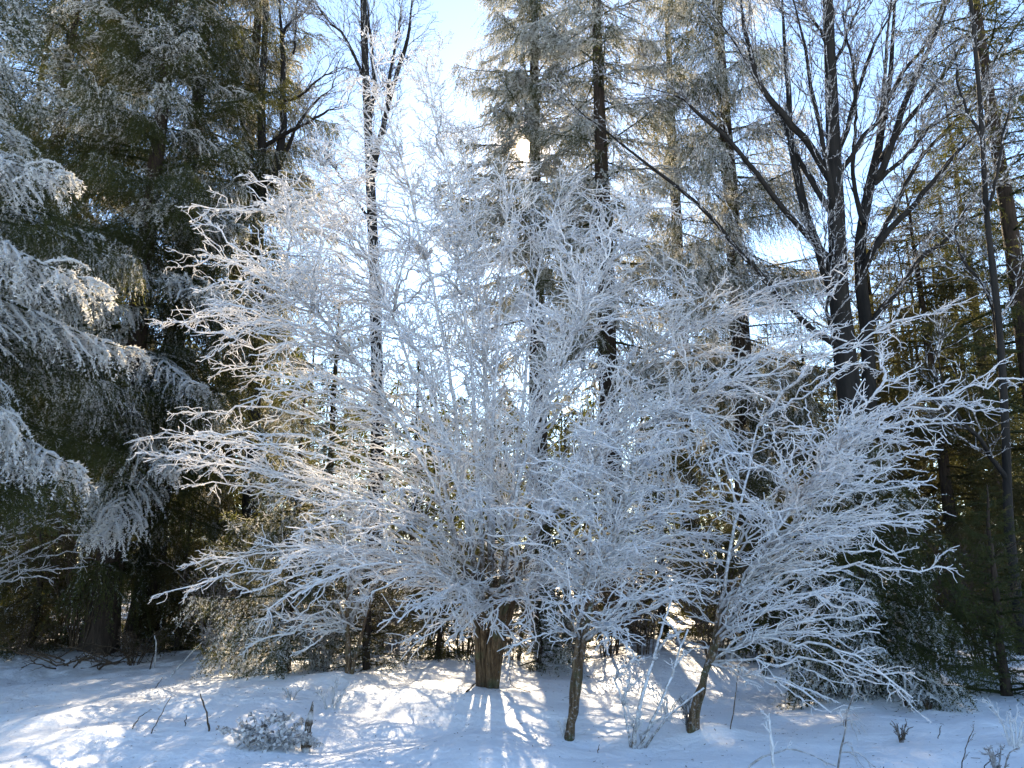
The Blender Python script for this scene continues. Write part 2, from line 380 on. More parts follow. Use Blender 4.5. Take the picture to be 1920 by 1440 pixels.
def rimed_shrub(name, label, cat, base, stems, poly, n_targets, depth, spread, rstem, rtip, lean, n2, L2, n3, L3, frost=1.0, barkmat=None, extra=(), group=None, fork_z=0.0, maxreach=9, leafy=False, shoots=0):
    root = thing(name, base, label, cat, group); org = np.asarray(base, float)
    paths = []
    so = []
    for (off, ctrl, tip, rs) in stems:
        a = org + np.array(off) * (0.56, 0.7, 1); a[2] -= 0.08; p = bez(a, ctrl, tip, 26)
        w = np.cumsum(rng.normal(0, 0.012, (26, 3)), 0); w -= np.linspace(0, 1, 26)[:, None] * w[-1]; p = p + w * 1.2 * min(1.0, np.linalg.norm(tip - a) / 4.0)
        paths.append(p); mb = MB()
        r = taper(1, 26, rs, rtip * 1.3, 0.75)[0]; r[:2] *= 1.12
        fr = np.clip(0.05 + (p[:, 2] - org[2] - fork_z) / 1.8, 0.06 if leafy else 0.17, 0.66)[None]
        tubes(mb, (p - org)[None], r[None], 9, 0.06, fr)
        so.append(link('stem', mb.mesh('stem', M_STEM), root))
    xs = [q[0] for q in poly]; ys = [q[1] for q in poly]; cnt = 0; tries = 0
    targets = [pt(*e) for e in extra]
    while cnt < n_targets and tries < 20000:
        tries += 1; x, y = U(min(xs), max(xs)), U(min(ys), max(ys))
        if cnt % 4 == 0: y = min(ys) + (y - min(ys)) * 0.45        # the dome gets its share
        if not in_poly(x, y, poly): continue
        dd = depth + spread * U(-1, 1)
        targets.append(pt(x, y, dd)); cnt += 1
    allp = np.array(paths)
    for o_, p in zip(so, paths):         # shoots straight from the upper stem
        if not shoots: break
        c1 = children(p[None], shoots, 0.32, 0.985, 48, 0.6, 1.8, 10, 0.2, 0.25, 0.05, 0.04, 0.4); c1 = c1[away_from_sun(c1, 0.1)]
        c2 = children(c1, 8, 0.15, 0.97, 52, 0.2, 0.7, 8, 0.6, 0.08, 0.09, 0.04, 0.35); c2 = c2[away_from_sun(c2, 0.1)]
        c3 = children(c2, 4, 0.15, 0.97, 58, 0.05, 0.26, 4, 0.5, 0.08, 0.1, 0.04, 0.35); c3 = c3[away_from_sun(c3, 0.1)]
        mb = MB()
        for c, k_, ra, sd_ in ((c1, 10, 1.25, 5), (c2, 8, 1.0, 5), (c3, 4, 0.8, 4)):
            tubes(mb, c - org, taper(len(c), k_, U(0.85, 1.2, len(c)) * rtip * ra, rtip * 0.55) * U(0.72, 1.3, (len(c), k_)), sd_, 0.2, frost * U(0.75, 1.05, len(c)))
        tw = link('twigs', mb.mesh('twigs', M_FROST), o_); tw['kind'] = 'stuff'
    for tg in targets:
        # leave from the stem point lying lower and inward of the target
        d = allp - tg; hd = np.linalg.norm(d[..., :2], axis=-1); want = tg[2] - lean * hd - 0.15
        cost = np.abs(allp[..., 2] - want) * 1.2 + hd * 0.9 + rng.uniform(0, 0.5, hd.shape) + 5 * (allp[..., 2] < org[2] + fork_z)
        cost[:, 0:3] += 9
        si, k = np.unravel_index(np.argmin(cost), cost.shape)
        s = allp[si, k]; L = np.linalg.norm(tg - s)
        if L < 0.25 or L > maxreach: continue
        # an arch: rises first, then runs outward and droops a little
        st = norm(allp[si, min(k + 1, 25)] - allp[si, k - 1])
        c = s + (tg - s) * 0.45 + np.array([0, 0, 0.10 * L]) + st * 0.10 * L
        p = bez(s, c, tg, 16); w = np.cumsum(rng.normal(0, 0.02, (16, 3)), 0); w -= np.linspace(0, 1, 16)[:, None] * w[-1] * 0.6; w[0] = 0
        p = p + w * min(L, 2.0)
        nn2 = max(4, int(n2 * L / 2.0))
        rimed_branch(so[si], p, org, rtip, min(nn2, 22), (L2[0], L2[1] * min(1, 0.4 + L / 2.5)), n3, L3, frost, r0=min(0.009 + 0.003 * L, 0.016), leafy=leafy and tg[2] > 6.2 and tg[0] < 1.0)
    return root

# central coppiced hazel
HB = gpt(916, 1288)
hz = HB[1]
def stem(off, cpx, tpx, d, r=0.040):
    a = pt(tpx[0], tpx[1], hz + d); c = pt(cpx[0], cpx[1], hz + d * 0.35); return (off, c, a, r)
stems = [
    stem((-0.17, 0.00, 0), (880, 720), (700, 120), -0.4), stem((-0.09, -0.10, 0), (905, 640), (800, 130), -0.9),
    stem((-0.02, -0.13, 0), (915, 700), (865, 250), 0.6), stem((0.05, -0.12, 0), (930, 700), (960, 340), -0.3),
    stem((0.12, -0.06, 0), (960, 720), (1060, 330), 0.8), stem((0.15, 0.04, 0), (975, 800), (1190, 400), -0.6),
    stem((-0.12, 0.12, 0), (850, 800), (600, 310), 0.9), stem((0.03, 0.14, 0), (930, 820), (880, 480), 1.9),
    stem((0.09, 0.12, 0), (985, 860), (1330, 560), 1.2), stem((-0.05, 0.03, 0), (905, 860), (720, 560), -1.9, 0.05),
    stem((0.05, 0.0, 0), (950, 880), (1090, 600), -2.2, 0.05), stem((-0.16, -0.06, 0), (885, 850), (560, 560), -1.0, 0.045),
    stem((0.15, -0.04, 0), (955, 900), (1290, 760), -1.5, 0.04)]
poly_main = [(330, 1110), (420, 960), (265, 870), (330, 810), (370, 740), (320, 610), (400, 560), (365, 485), (400, 400), (520, 345), (600, 255), (650, 150), (700, 70),
             (800, 100), (880, 220), (960, 330), (1060, 330), (1180, 370), (1270, 380), (1300, 520), (1420, 600), (1540, 540), (1540, 660), (1480, 760), (1500, 900),
             (1450, 1060), (1250, 1130), (1100, 1080), (940, 1060), (920, 1170), (800, 1190), (640, 1180), (500, 1170)]
edge = [(365, 378, 10.2), (395, 440, 9.6), (358, 490, 10.6), (300, 600, 9.8), (345, 590, 10.6), (352, 758, 10.2), (262, 818, 9.6), (240, 880, 9.2), (300, 880, 10.0), (318, 1108, 9.2), (360, 1060, 9.8),
        (450, 345, 11.0), (600, 255, 11.0), (655, 150, 10.8), (690, 60, 10.4), (810, 90, 9.8), (1555, 508, 9.2), (1560, 540, 9.8), (1545, 610, 9.2), (1590, 650, 10.2), (470, 1010, 9.0), (420, 700, 10.6), (430, 640, 9.6),
        (800, 1195, hz - 1.3), (860, 1205, hz - 1.5), (955, 1200, hz - 1.5), (1010, 1195, hz - 1.2), (735, 1200, hz - 1.0), (900, 1170, hz - 1.8), (985, 1160, hz - 1.7), (830, 1150, hz - 1.9)] + [(1230 + 170 * ((i * 0.618) % 1), 760 + 27 * i, hz - 2.6 + 1.4 * ((i * 0.377) % 1)) for i in range(13)]
rimed_shrub('hazel_tree', 'large white rimed multi-stemmed hazel rising from a brown coppiced foot', 'tree', HB, stems, poly_main, 255, hz - 0.2, 2.3, 0.06, 0.0080, 0.24,
            11, (0.25, 1.20), 7, (0.04, 0.34), extra=edge, fork_z=1.05, leafy=True, shoots=18)

# rimed saplings in front and beside it
SA = gpt(1066, 1384); ya = SA[1]
rimed_shrub('leaning_sapling', 'leaning dark-trunked sapling with dense rimed crown beside a snow well', 'sapling', SA,
            [((0, 0, 0), pt(1098, 1180, ya), pt(1110, 850, ya + 0.2), 0.046), ((0.0, 0.0, 0), pt(1092, 1130, ya), pt(1190, 880, ya - 0.2), 0.045)],
            [(1000, 1190), (1060, 1080), (900, 990), (960, 900), (1040, 800), (1180, 760), (1290, 800), (1330, 900), (1330, 1030), (1400, 1120), (1330, 1200), (1200, 1190), (1120, 1150)], 66, ya - 0.1, 1.0, 0.07, 0.0066, 0.25,
            11, (0.20, 0.95), 7, (0.06, 0.25), fork_z=0.85, maxreach=3, extra=[(960, 1200, ya - 0.2), (1140, 1195, ya - 0.6), (1190, 1225, ya)])
SC = gpt(1296, 1368); yc = SC[1]
rimed_shrub('arching_sapling', 'sapling with mossy brown trunk and long rimed branches arching over open snow', 'sapling', SC,
            [((0, 0, 0), pt(1345, 1150, yc), pt(1420, 800, yc + 0.3), 0.036), ((0.0, 0, 0), pt(1345, 1120, yc), pt(1560, 850, yc - 0.2), 0.036)],
            [(1320, 1190), (1380, 1060), (1340, 900), (1400, 780), (1520, 800), (1640, 740), (1760, 850), (1740, 960), (1700, 1040), (1600, 1160), (1450, 1200), (1380, 1190)], 62, yc, 1.0, 0.05, 0.0068, 0.22,
            11, (0.20, 1.0), 7, (0.06, 0.26), fork_z=0.55, maxreach=4.5,
            extra=[(1888, 738, yc + 0.3), (1820, 560, yc + 0.8), (1780, 850, yc), (1750, 950, yc + 0.2), (1762, 1060, yc - 0.1), (1735, 1312, yc - 0.6), (1660, 1190, yc - 0.5), (1690, 1250, yc - 0.5), (1560, 1330, yc - 0.7), (1640, 1160, yc - 0.3), (1700, 640, yc + 0.6), (1620, 660, yc + 0.5), (1800, 760, yc + 0.1), (1860, 770, yc + 0.2)])
SB = gpt(1186, 1402); yb = SB[1]
rimed_shrub('rimed_shrub', 'small upright shrub white with rime between the leaning and arching saplings', 'shrub', SB,
            [((0, 0, 0), pt(1195, 1300, yb), pt(1260, 1120, yb), 0.026), ((0.03, -0.04, 0), pt(1240, 1310, yb), pt(1290, 1180, yb - 0.1), 0.016), ((0.12, 0.02, 0), pt(1220, 1360, yb), pt(1320, 1290, yb), 0.014), ((-0.02, 0.02, 0), pt(1180, 1340, yb), pt(1150, 1270, yb), 0.012)],
            [(1150, 1330), (1180, 1240), (1230, 1150), (1290, 1150), (1310, 1260), (1290, 1340), (1230, 1370)], 16, yb, 0.3, 0.02, 0.0062, 0.3, 8, (0.12, 0.35), 4, (0.04, 0.12), fork_z=-0.7, maxreach=1.2)
SD = gpt(645, 1293); yd = SD[1]
rimed_shrub('forked_sapling', 'slender forked dark sapling at the snow edge before the young grey spruce', 'sapling', SD,
            [((0, 0, 0), pt(660, 1220, yd), pt(648, 940, yd), 0.06), ((0.0, 0, 0), pt(668, 1225, yd), pt(720, 1060, yd - 0.2), 0.036)],
            [(450, 1200), (480, 1080), (560, 980), (640, 930), (740, 980), (790, 1090), (760, 1180), (640, 1150), (560, 1190)], 26, yd, 1.0, 0.05, 0.0085, 0.35, 10, (0.25, 0.7), 5, (0.06, 0.22), fork_z=0.7, maxreach=2.6,
            extra=[(455, 1215, yd - 0.4), (480, 1165, yd), (560, 1225, yd - 0.2)])

# ------------------------------------------------------------------ spruces
def spruce_branch(L, kind, seed):
    """a bough along +X: axis, flat side twigs, hanging comb twigs, all with needles"""
    global rng
    keep = rng; rng = np.random.default_rng(seed); mb = MB()
    K = 14; s = np.linspace(0, 1, K)
    sag = {'curtain': 0.30, 'droop': 0.34, 'flat': 0.14, 'heavy': 0.42}[kind]
    ax = np.stack([L * s * (1 - 0.06 * s), U(-0.08, 0.08) * L * np.sin(s * 3), L * (0.10 * s - sag * s ** 1.6 + 0.16 * s ** 4)], -1)[None]
    tubes(mb, ax, taper(1, K, 0.010 + 0.008 * L, 0.004), 5, 0.1, -0.3)
    n2 = int(L / 0.085)
    c2 = children(ax, n2, 0.12, 0.99, 52, 0.30 * L, 0.42 * L, 7, 0.9, -0.05, 0.05, 0.25, 0.22)
    tubes(mb, c2, taper(len(c2), 7, 0.005, 0.002), 3, 0.0, -0.2)
    z2 = U(0.15, 0.75, len(c2))
    needle_cards(mb, c2, 0.015, 0.036, 0.0125, z2 + 0.12)
    hang = {'curtain': (0.25, 0.95, 1.6), 'droop': (0.16, 0.62, 1.1), 'flat': (0.08, 0.22, 0.25), 'heavy': (0.12, 0.42, 0.8)}[kind]
    c3 = children(c2, {'curtain': 6, 'droop': 6, 'flat': 6, 'heavy': 6}[kind], 0.12, 0.97, 55, hang[0], hang[1], 6, 0.5, -hang[2], 0.06, 0.3 if kind != 'flat' else 0.1, 0.6)
    z3 = U(0.0, 0.7, len(c3))
    needle_cards(mb, c3, 0.018 if kind != 'curtain' else 0.014, 0.036, 0.0135, z3, 0.9 if kind != 'curtain' else 0.6)
    c1 = children(ax, int(L / 0.10), 0.1, 0.98, 60, hang[0], hang[1] * 1.2, 5, 0.2, -hang[2], 0.06, 0.3, 0.6)
    needle_cards(mb, c1, 0.017, 0.034, 0.0125, U(0, 0.7, len(c1)))
    if kind == 'heavy':                  # lumps of rime riding on the twigs
        up = c2 + np.array([0, 0, 0.010]); N = len(up)
        tubes(mb, up, taper(N, 7, 0.014, 0.009) * U(0.3, 1.6, (N, 7)), 5, 0.45, 1.3)
        needle_cards(mb, up, 0.011, 0.040, 0.020, np.full(N, 1.2), 1.2)
        sel = c3[rng.random(len(c3)) < 0.6]; needle_cards(mb, sel, 0.014, 0.034, 0.018, np.full(len(sel), 1.1), 1.1)
    rng = keep
    return mb.mesh('branch', M_NEEDLE, smooth=False)

BR = {}
sd = 100
for kind in ('droop', 'flat', 'heavy', 'curtain'):
    for L in (0.9, 1.6, 2.5):
        BR[kind, L] = [spruce_branch(L, kind, sd + k) for k in range(3)]; sd += 10

def spruce(base, H, R, n, label, group=None, kinds=('droop',), frost=(0.1, 0.4), dead=0.0, zmin=0.06, trunk_r=None, lean=(0, 0), name='spruce_tree', prof=0.75, pitch=(-14, 12), cat='tree', face=0.0, extra=()):
    root = thing(name, base, label, cat, group)
    r = trunk_r or 0.011 * H + 0.03
    K = 18; s = np.linspace(0, 1, K); z = s * (H + 0.15) - 0.15
    P = np.stack([lean[0] * s ** 1.5 + np.cumsum(rng.normal(0, 0.012, K)), lean[1] * s ** 1.5 + np.cumsum(rng.normal(0, 0.012, K)), z], -1)
    rr = r * (1 - s) ** 0.85 + 0.008; rr[0] *= 1.5; rr[1] *= 1.1
    mb = MB(); tubes(mb, P[None], rr[None], 10, 0.05); link('trunk', mb.mesh('trunk', M_SPRUCEBARK), root)
    for k in range(n + len(extra)):
        ex = extra[k - n] if k >= n else None       # (height, length, azimuth in degrees, pitch in degrees, kind, frost)
        t = zmin + (1 - zmin) * ((k + rng.random()) / n) ** 1.05; t = min(t, 0.985)
        want = R * (1 - t) ** prof * U(0.6, 1.15) + 0.12
        if t < 0.22: want *= U(0.6, 1.0)
        kd = kinds[rng.integers(len(kinds))]
        az = k * 2.39996 + U(-0.4, 0.4)
        if rng.random() < face: az = -math.pi / 2 + rng.normal(0, 0.85)
        if ex: t = ex[0] / H; want = ex[1]; kd = ex[4]; az = math.radians(ex[2])
        Ls = min((0.9, 1.6, 2.5), key=lambda q: abs(math.log(q / want)))
        me = BR[kd, Ls][rng.integers(3)]; sc = want / Ls
        p = np.array([np.interp(t, s, P[:, i]) for i in range(3)])
        o = bpy.data.objects.new('branch', me)
        el = math.radians(U(*pitch)) - 0.25 * (0.5 - t)
        if ex: el = math.radians(ex[3])
        o.location = p; o.rotation_euler = (U(-0.25, 0.25), -el, az); o.scale = (sc, sc * U(0.85, 1.15), sc * U(0.85, 1.15))
        o.parent = root; o['frost'] = float(ex[5] if ex else U(*frost)); o['dead'] = float(dead * U(0.3, 1.0)) if dead else 0.0
        col.objects.link(o)
    return root

def at_ground(px, d):                    # a trunk seen at column px (near the horizon row), d metres ahead
    x = (px - 960) / FPX * d * math.cos(PITCH)
    return np.array([x, d, float(hgt(x, d)) - 0.02])

# beside the open snow, from the rimed spruce to the bare forked tree
spruce(np.array([-7.3, 8.9, float(hgt(-7.3, 8.9))]), 9.6, 2.9, 110, 'heavily rimed spruce reaching blue-white boughs out over the open snow', None, ('heavy', 'curtain', 'droop'), (-0.05, 0.65), zmin=0.27, prof=0.5,
       extra=[(5.9, 3.1, -12, -14, 'heavy', 0.9), (5.2, 2.9, 8, -10, 'heavy', 0.9), (4.6, 2.8, -25, -22, 'heavy', 0.85), (4.1, 2.9, -5, -18, 'heavy', 0.8), (3.4, 2.5, -30, -20, 'heavy', 0.8), (6.8, 2.7, -20, -10, 'heavy', 0.7), (6.3, 2.6, 25, -10, 'curtain', 0.4), (5.0, 2.6, 30, -12, 'curtain', 0.3)])
spruce(at_ground(205, 14.2), 19, 3.1, 180, 'tall drooping spruce with a dark straight trunk beside a fallen twig heap', None, ('curtain', 'curtain', 'heavy', 'droop'), (-0.05, 0.55), zmin=0.15, prof=0.45, face=0.4,
       extra=[(3.7, 3.0, -62, -22, 'heavy', 0.9), (4.3, 2.8, -45, -18, 'heavy', 0.7), (3.2, 2.2, -75, -25, 'heavy', 0.75), (5.5, 2.8, -40, -12, 'heavy', 0.6), (7.0, 2.8, -30, -8, 'heavy', 0.6)])
spruce(at_ground(285, 16.0), 21, 3.3, 180, 'broad spruce behind the dark straight trunk with curtains of hanging twigs', None, ('curtain', 'curtain', 'droop'), (-0.05, 0.50), zmin=0.08, prof=0.45, face=0.35)
spruce(at_ground(400, 18.2), 22, 3.1, 180, 'tall spruce with drooping grey boughs beside the bare forked tree', None, ('curtain', 'curtain', 'heavy'), (0.0, 0.45), zmin=0.04, prof=0.4, face=0.35)
spruce(at_ground(70, 17.0), 20, 3.1, 140, 'dark spruce filling the gap behind the heavily rimed spruce', None, ('curtain', 'droop'), (-0.1, 0.30), zmin=0.05, prof=0.5)
spruce(at_ground(0, 15.5), 19, 3.0, 120, 'pale drooping spruce rising behind the crown of the heavily rimed spruce', None, ('curtain', 'heavy'), (0.0, 0.45), zmin=0.2, prof=0.4, face=0.3)
# behind the hazel
spruce(at_ground(1150, 19.0), 25, 3.3, 130, 'open spruce with a bare black trunk and grey rimed boughs behind the hazel', None, ('curtain', 'heavy', 'heavy'), (0.25, 0.65), zmin=0.26, prof=0.4)
spruce(at_ground(1014, 23.0), 28, 4.0, 150, 'spruce with broad rimed boughs standing against the sky above the hazel', None, ('heavy', 'heavy', 'curtain'), (0.3, 0.65), zmin=0.30, prof=0.4, face=0.5,
       extra=[(11.0 + 0.45 * i, 2.6 + 0.25 * (i % 4), (-150, -95, -60, -120, 178, -20, -80)[i % 7], -8, ('heavy', 'heavy', 'curtain')[i % 3], 0.55) for i in range(18)])
spruce(at_ground(1415, 17.5), 23, 2.9, 150, 'spruce hung with long pale curtains of twigs beside the bare beech', None, ('curtain',), (0.35, 0.70), zmin=0.16, prof=0.4, face=0.5)
spruce(at_ground(1300, 21.0), 22, 2.6, 100, 'slim spruce with hanging twigs between the black trunk and the beech', None, ('curtain',), (0.35, 0.70), zmin=0.14, prof=0.4, face=0.6)
spruce(at_ground(610, 20.0), 9.0, 2.7, 100, 'lower dark spruce beneath the twin black stems', None, ('droop', 'flat'), (-0.05, 0.35), zmin=0.03, prof=0.6)
spruce(at_ground(770, 18.0), 6.6, 2.2, 80, 'low rounded spruce showing through the middle of the hazel', None, ('droop', 'flat'), (0.0, 0.40), zmin=0.03, prof=0.6)
spruce(at_ground(925, 19.5), 6.8, 2.1, 80, 'low spruce showing straight behind the hazel stems', None, ('droop', 'flat'), (0.0, 0.40), zmin=0.03, prof=0.6)
spruce(at_ground(1060, 17.0), 4.8, 2.0, 70, 'low spruce showing between the hazel stems and the leaning sapling', None, ('droop', 'flat'), (0.0, 0.40), zmin=0.03, prof=0.6)
spruce(at_ground(1240, 16.0), 5.2, 2.0, 75, 'low dark spruce behind the crown of the leaning sapling', None, ('droop', 'flat'), (-0.05, 0.35), zmin=0.03, prof=0.6)
spruce(at_ground(1400, 15.0), 4.0, 1.8, 75, 'low dark spruce behind the trunk of the arching sapling', None, ('droop', 'flat'), (-0.1, 0.3), 0.2, zmin=0.03, prof=0.6)
# beyond the beech
spruce(at_ground(1790, 15.0), 9.5, 2.2, 140, 'brownish green conifer thick with dead twigs beyond the beech', None, ('flat', 'droop'), (-0.25, 0.15), 0.45, zmin=0.05, prof=0.45)
spruce(at_ground(1985, 13.5), 17, 2.7, 170, 'dark green tall conifer behind the thin bare tree', None, ('flat', 'flat', 'droop'), (-0.3, 0.05), zmin=0.06, prof=0.5)
spruce(at_ground(1690, 17.0), 9.0, 2.3, 130, 'backlit conifer behind the beech trunk with brown inner twigs', None, ('flat', 'droop'), (-0.25, 0.15), 0.5, zmin=0.04, prof=0.5)
spruce(at_ground(1540, 18.0), 7.0, 2.2, 90, 'shadowed conifer between the beech and the curtain spruce', None, ('droop',), (-0.1, 0.3), 0.3, zmin=0.03, prof=0.6)
spruce(at_ground(1890, 17.0), 13.0, 2.5, 150, 'slender conifer behind the brownish green one beyond the beech', None, ('flat', 'droop'), (-0.25, 0.10), 0.3, zmin=0.06, prof=0.45)
# young trees on the edge
spruce(gpt(530, 1262), 4.2, 1.75, 110, 'young grey spruce powdered with rime behind the forked sapling', None, ('flat', 'droop'), (0.25, 0.6), zmin=0.07, name='young_spruce', prof=0.8, pitch=(-6, 10))
spruce(gpt(690, 1255), 2.2, 1.0, 60, 'small yellowish young spruce between forked sapling and hazel foot', None, ('flat',), (0.10, 0.4), 0.5, zmin=0.04, name='young_spruce', prof=0.6, pitch=(-4, 14))
spruce(gpt(1642, 1300), 3.6, 1.6, 95, 'young dark spruce with drooping rimed boughs under the beech', None, ('droop', 'heavy'), (-0.1, 0.35), zmin=0.07, name='young_spruce', prof=0.8)
spruce(gpt(1885, 1304), 2.5, 1.0, 80, 'small bright green young conifer without rime at the wood edge', None, ('flat',), (-0.4, -0.15), zmin=0.05, name='young_spruce', prof=0.8, pitch=(0, 20))
spruce(gpt(1010, 1252), 1.6, 1.0, 40, 'tiny spruce half buried in snow beside the hazel foot', None, ('flat', 'droop'), (0.2, 0.5), zmin=0.05, name='young_spruce', prof=0.7)
spruce(gpt(1450, 1262), 2.0, 1.1, 50, 'dark little spruce under the arching sapling', None, ('droop', 'flat'), (-0.05, 0.3), zmin=0.05, name='young_spruce', prof=0.7)
spruce(gpt(330, 1222), 2.6, 1.2, 60, 'thin dark young spruce beside the dark straight trunk', None, ('flat', 'droop'), (-0.15, 0.2), 0.4, zmin=0.05, name='young_spruce', prof=0.7)
spruce(gpt(60, 1215), 3.2, 1.4, 70, 'shaded young spruce under the heavily rimed spruce', None, ('flat', 'droop'), (-0.1, 0.3), 0.5, zmin=0.05, name='young_spruce', prof=0.7)
spruce(gpt(820, 1238), 2.0, 1.1, 50, 'low yellow-green spruce just behind the hazel foot', None, ('flat', 'droop'), (-0.1, 0.25), 0.3, zmin=0.05, name='young_spruce', prof=0.7)
# the wood behind
for (px, d, H, where) in [(-60, 22, 23, 'behind the heavily rimed spruce'), (130, 24, 10, 'behind the dark straight trunk'), (330, 25, 9, 'behind the curtains of the broad spruce'), (470, 25, 9, 'behind the bare forked tree'),
                   (560, 27, 10, 'beside the bare forked tree'), (690, 26, 8, 'behind the twin black stems'), (850, 28, 7, 'behind the hazel top'), (945, 27, 7, 'straight behind the hazel foot'), (1100, 26, 7, 'behind the bare black trunk'),
                   (1210, 25, 8, 'beside the bare black trunk'), (1370, 26, 13, 'behind the long pale curtains'), (1470, 24, 9, 'between pale curtains and beech'), (1620, 24, 10, 'behind the beech fork'), (1750, 22, 10, 'behind the backlit conifer'), (1850, 23, 14, 'behind the slender conifer'), (1985, 20, 19, 'behind the dark green tall conifer')]:
    spruce(at_ground(px, d), H, 3.0, 34, 'background spruce deep in the wood ' + where, 'spruces deep in the wood', ('droop', 'flat'), (-0.15, 0.3), 0.3 if px > 1500 else 0.0, zmin=0.03, prof=0.5)

def far_wood():
    mb = MB(); n = 150
    x = U(-34, 34, n); y = U(30, 42, n); H = U(6.0, 9.5, n) + np.where(np.abs(x) > 7, 2.5, 0)
    for i in range(n):
        m = 420; t = U(0, 1, m) ** 0.8; r = (1 - t) ** 0.7 * 2.3 * U(0.2, 1.0, m); a = U(0, 6.28, m); p = np.stack([x[i] + r * np.cos(a), y[i] + r * np.sin(a), 0.2 + t * H[i]], -1)
        d = norm(np.stack([np.cos(a), np.sin(a), U(-1.4, -0.2, m)], -1)) * U(0.25, 0.75, m)[:, None]; w = norm(np.cross(d, rng.normal(0, 1, (m, 3)))) * U(0.03, 0.09, m)[:, None]
        mb.add(np.stack([p - w, p + w, p + d], 1).reshape(-1, 3), None, np.arange(m * 3).reshape(-1, 3), np.repeat(U(0.1, 0.75, m), 3))
        tubes(mb, np.array([[[x[i], y[i], -0.2], [x[i], y[i], H[i] * 0.5], [x[i], y[i], H[i]]]]), np.array([[0.13, 0.08, 0.02]]), 6, 0, -0.5)
    o = link('far_wood', mb.mesh('far_wood', M_NEEDLE, False)); o['kind'] = 'stuff'; o['label'] = 'dim far-off conifer wood closing the view between the trunks'; o['category'] = 'wood'
far_wood()

# ------------------------------------------------------------------ bare broadleaved trees
def bare_tree(name, label, base, trunk, limbs, depth, twig_n=(9, 7), twigL=((0.5, 1.6), (0.2, 0.7)), mat=None, tmat=None, trunk_r=(0.25, 0.06), rt=0.0055, cat='tree', up=0.25):
    """trunk and limbs follow pixel traces at the tree's own depth (limb depth varies so that the crown is round)"""
    root = thing(name, base, label, cat); org = np.asarray(base, float); mat = mat or M_BEECH; tmat = tmat or M_BEECHTWIG
    tp = resample([org + np.array([0, 0, -0.1])] + [pt(x, y, depth) for x, y in trunk], 30)
    mb = MB(); r = taper(1, 30, trunk_r[0], trunk_r[1], 0.9); r[0, :2] *= 1.3
    tubes(mb, (tp - org)[None], r, 12, 0.03); to = link('trunk', mb.mesh('trunk', mat), root)
    for (pts, r0, bulge) in limbs + [(None, 0, 0)]:
        if pts is None: P = tp[12:][None]; P = resample(P[0], 20)[None]; holder = to
        else:
            n = len(pts); q = [pt(x, y, depth + bulge * (i / (n - 1)) ** 0.8) for i, (x, y) in enumerate(pts)]
            P = resample(q, 20)[None]; w = np.cumsum(rng.normal(0, 0.012, (20, 3)), 0); w[0] = 0; P = P + w
            mb = MB(); tubes(mb, P - org, taper(1, 20, r0 * 1.25, max(r0 * 0.42, 0.014)) * np.r_[np.ones(13), np.linspace(1, 0.22, 7)], 8, 0.05); holder = link('limb', mb.mesh('limb', mat), root)
        c2 = children(P, twig_n[0], 0.15, 0.98, 42, *twigL[0], 9, 0.3, up, 0.05, 0.0); c2 = c2[away_from_sun(c2, 0.12)]
        c3 = children(c2, twig_n[1], 0.15, 0.98, 46, *twigL[1], 6, 0.4, up * 0.4, 0.07, 0.0)
        c4 = children(c3, 3, 0.2, 0.95, 46, 0.08, 0.3, 4, 0.4, 0.1, 0.08, 0.0)
        mb = MB()
        tubes(mb, c2 - org, taper(len(c2), 9, rt * 2.6, rt), 5, 0.1); tubes(mb, c3 - org, taper(len(c3), 6, rt * 1.15, rt * 0.6), 4, 0.1); tubes(mb, c4 - org, taper(len(c4), 4, rt * 0.75, rt * 0.45), 3)
        tw = link('twigs', mb.mesh('twigs', tmat), holder); tw['kind'] = 'stuff'
    return root

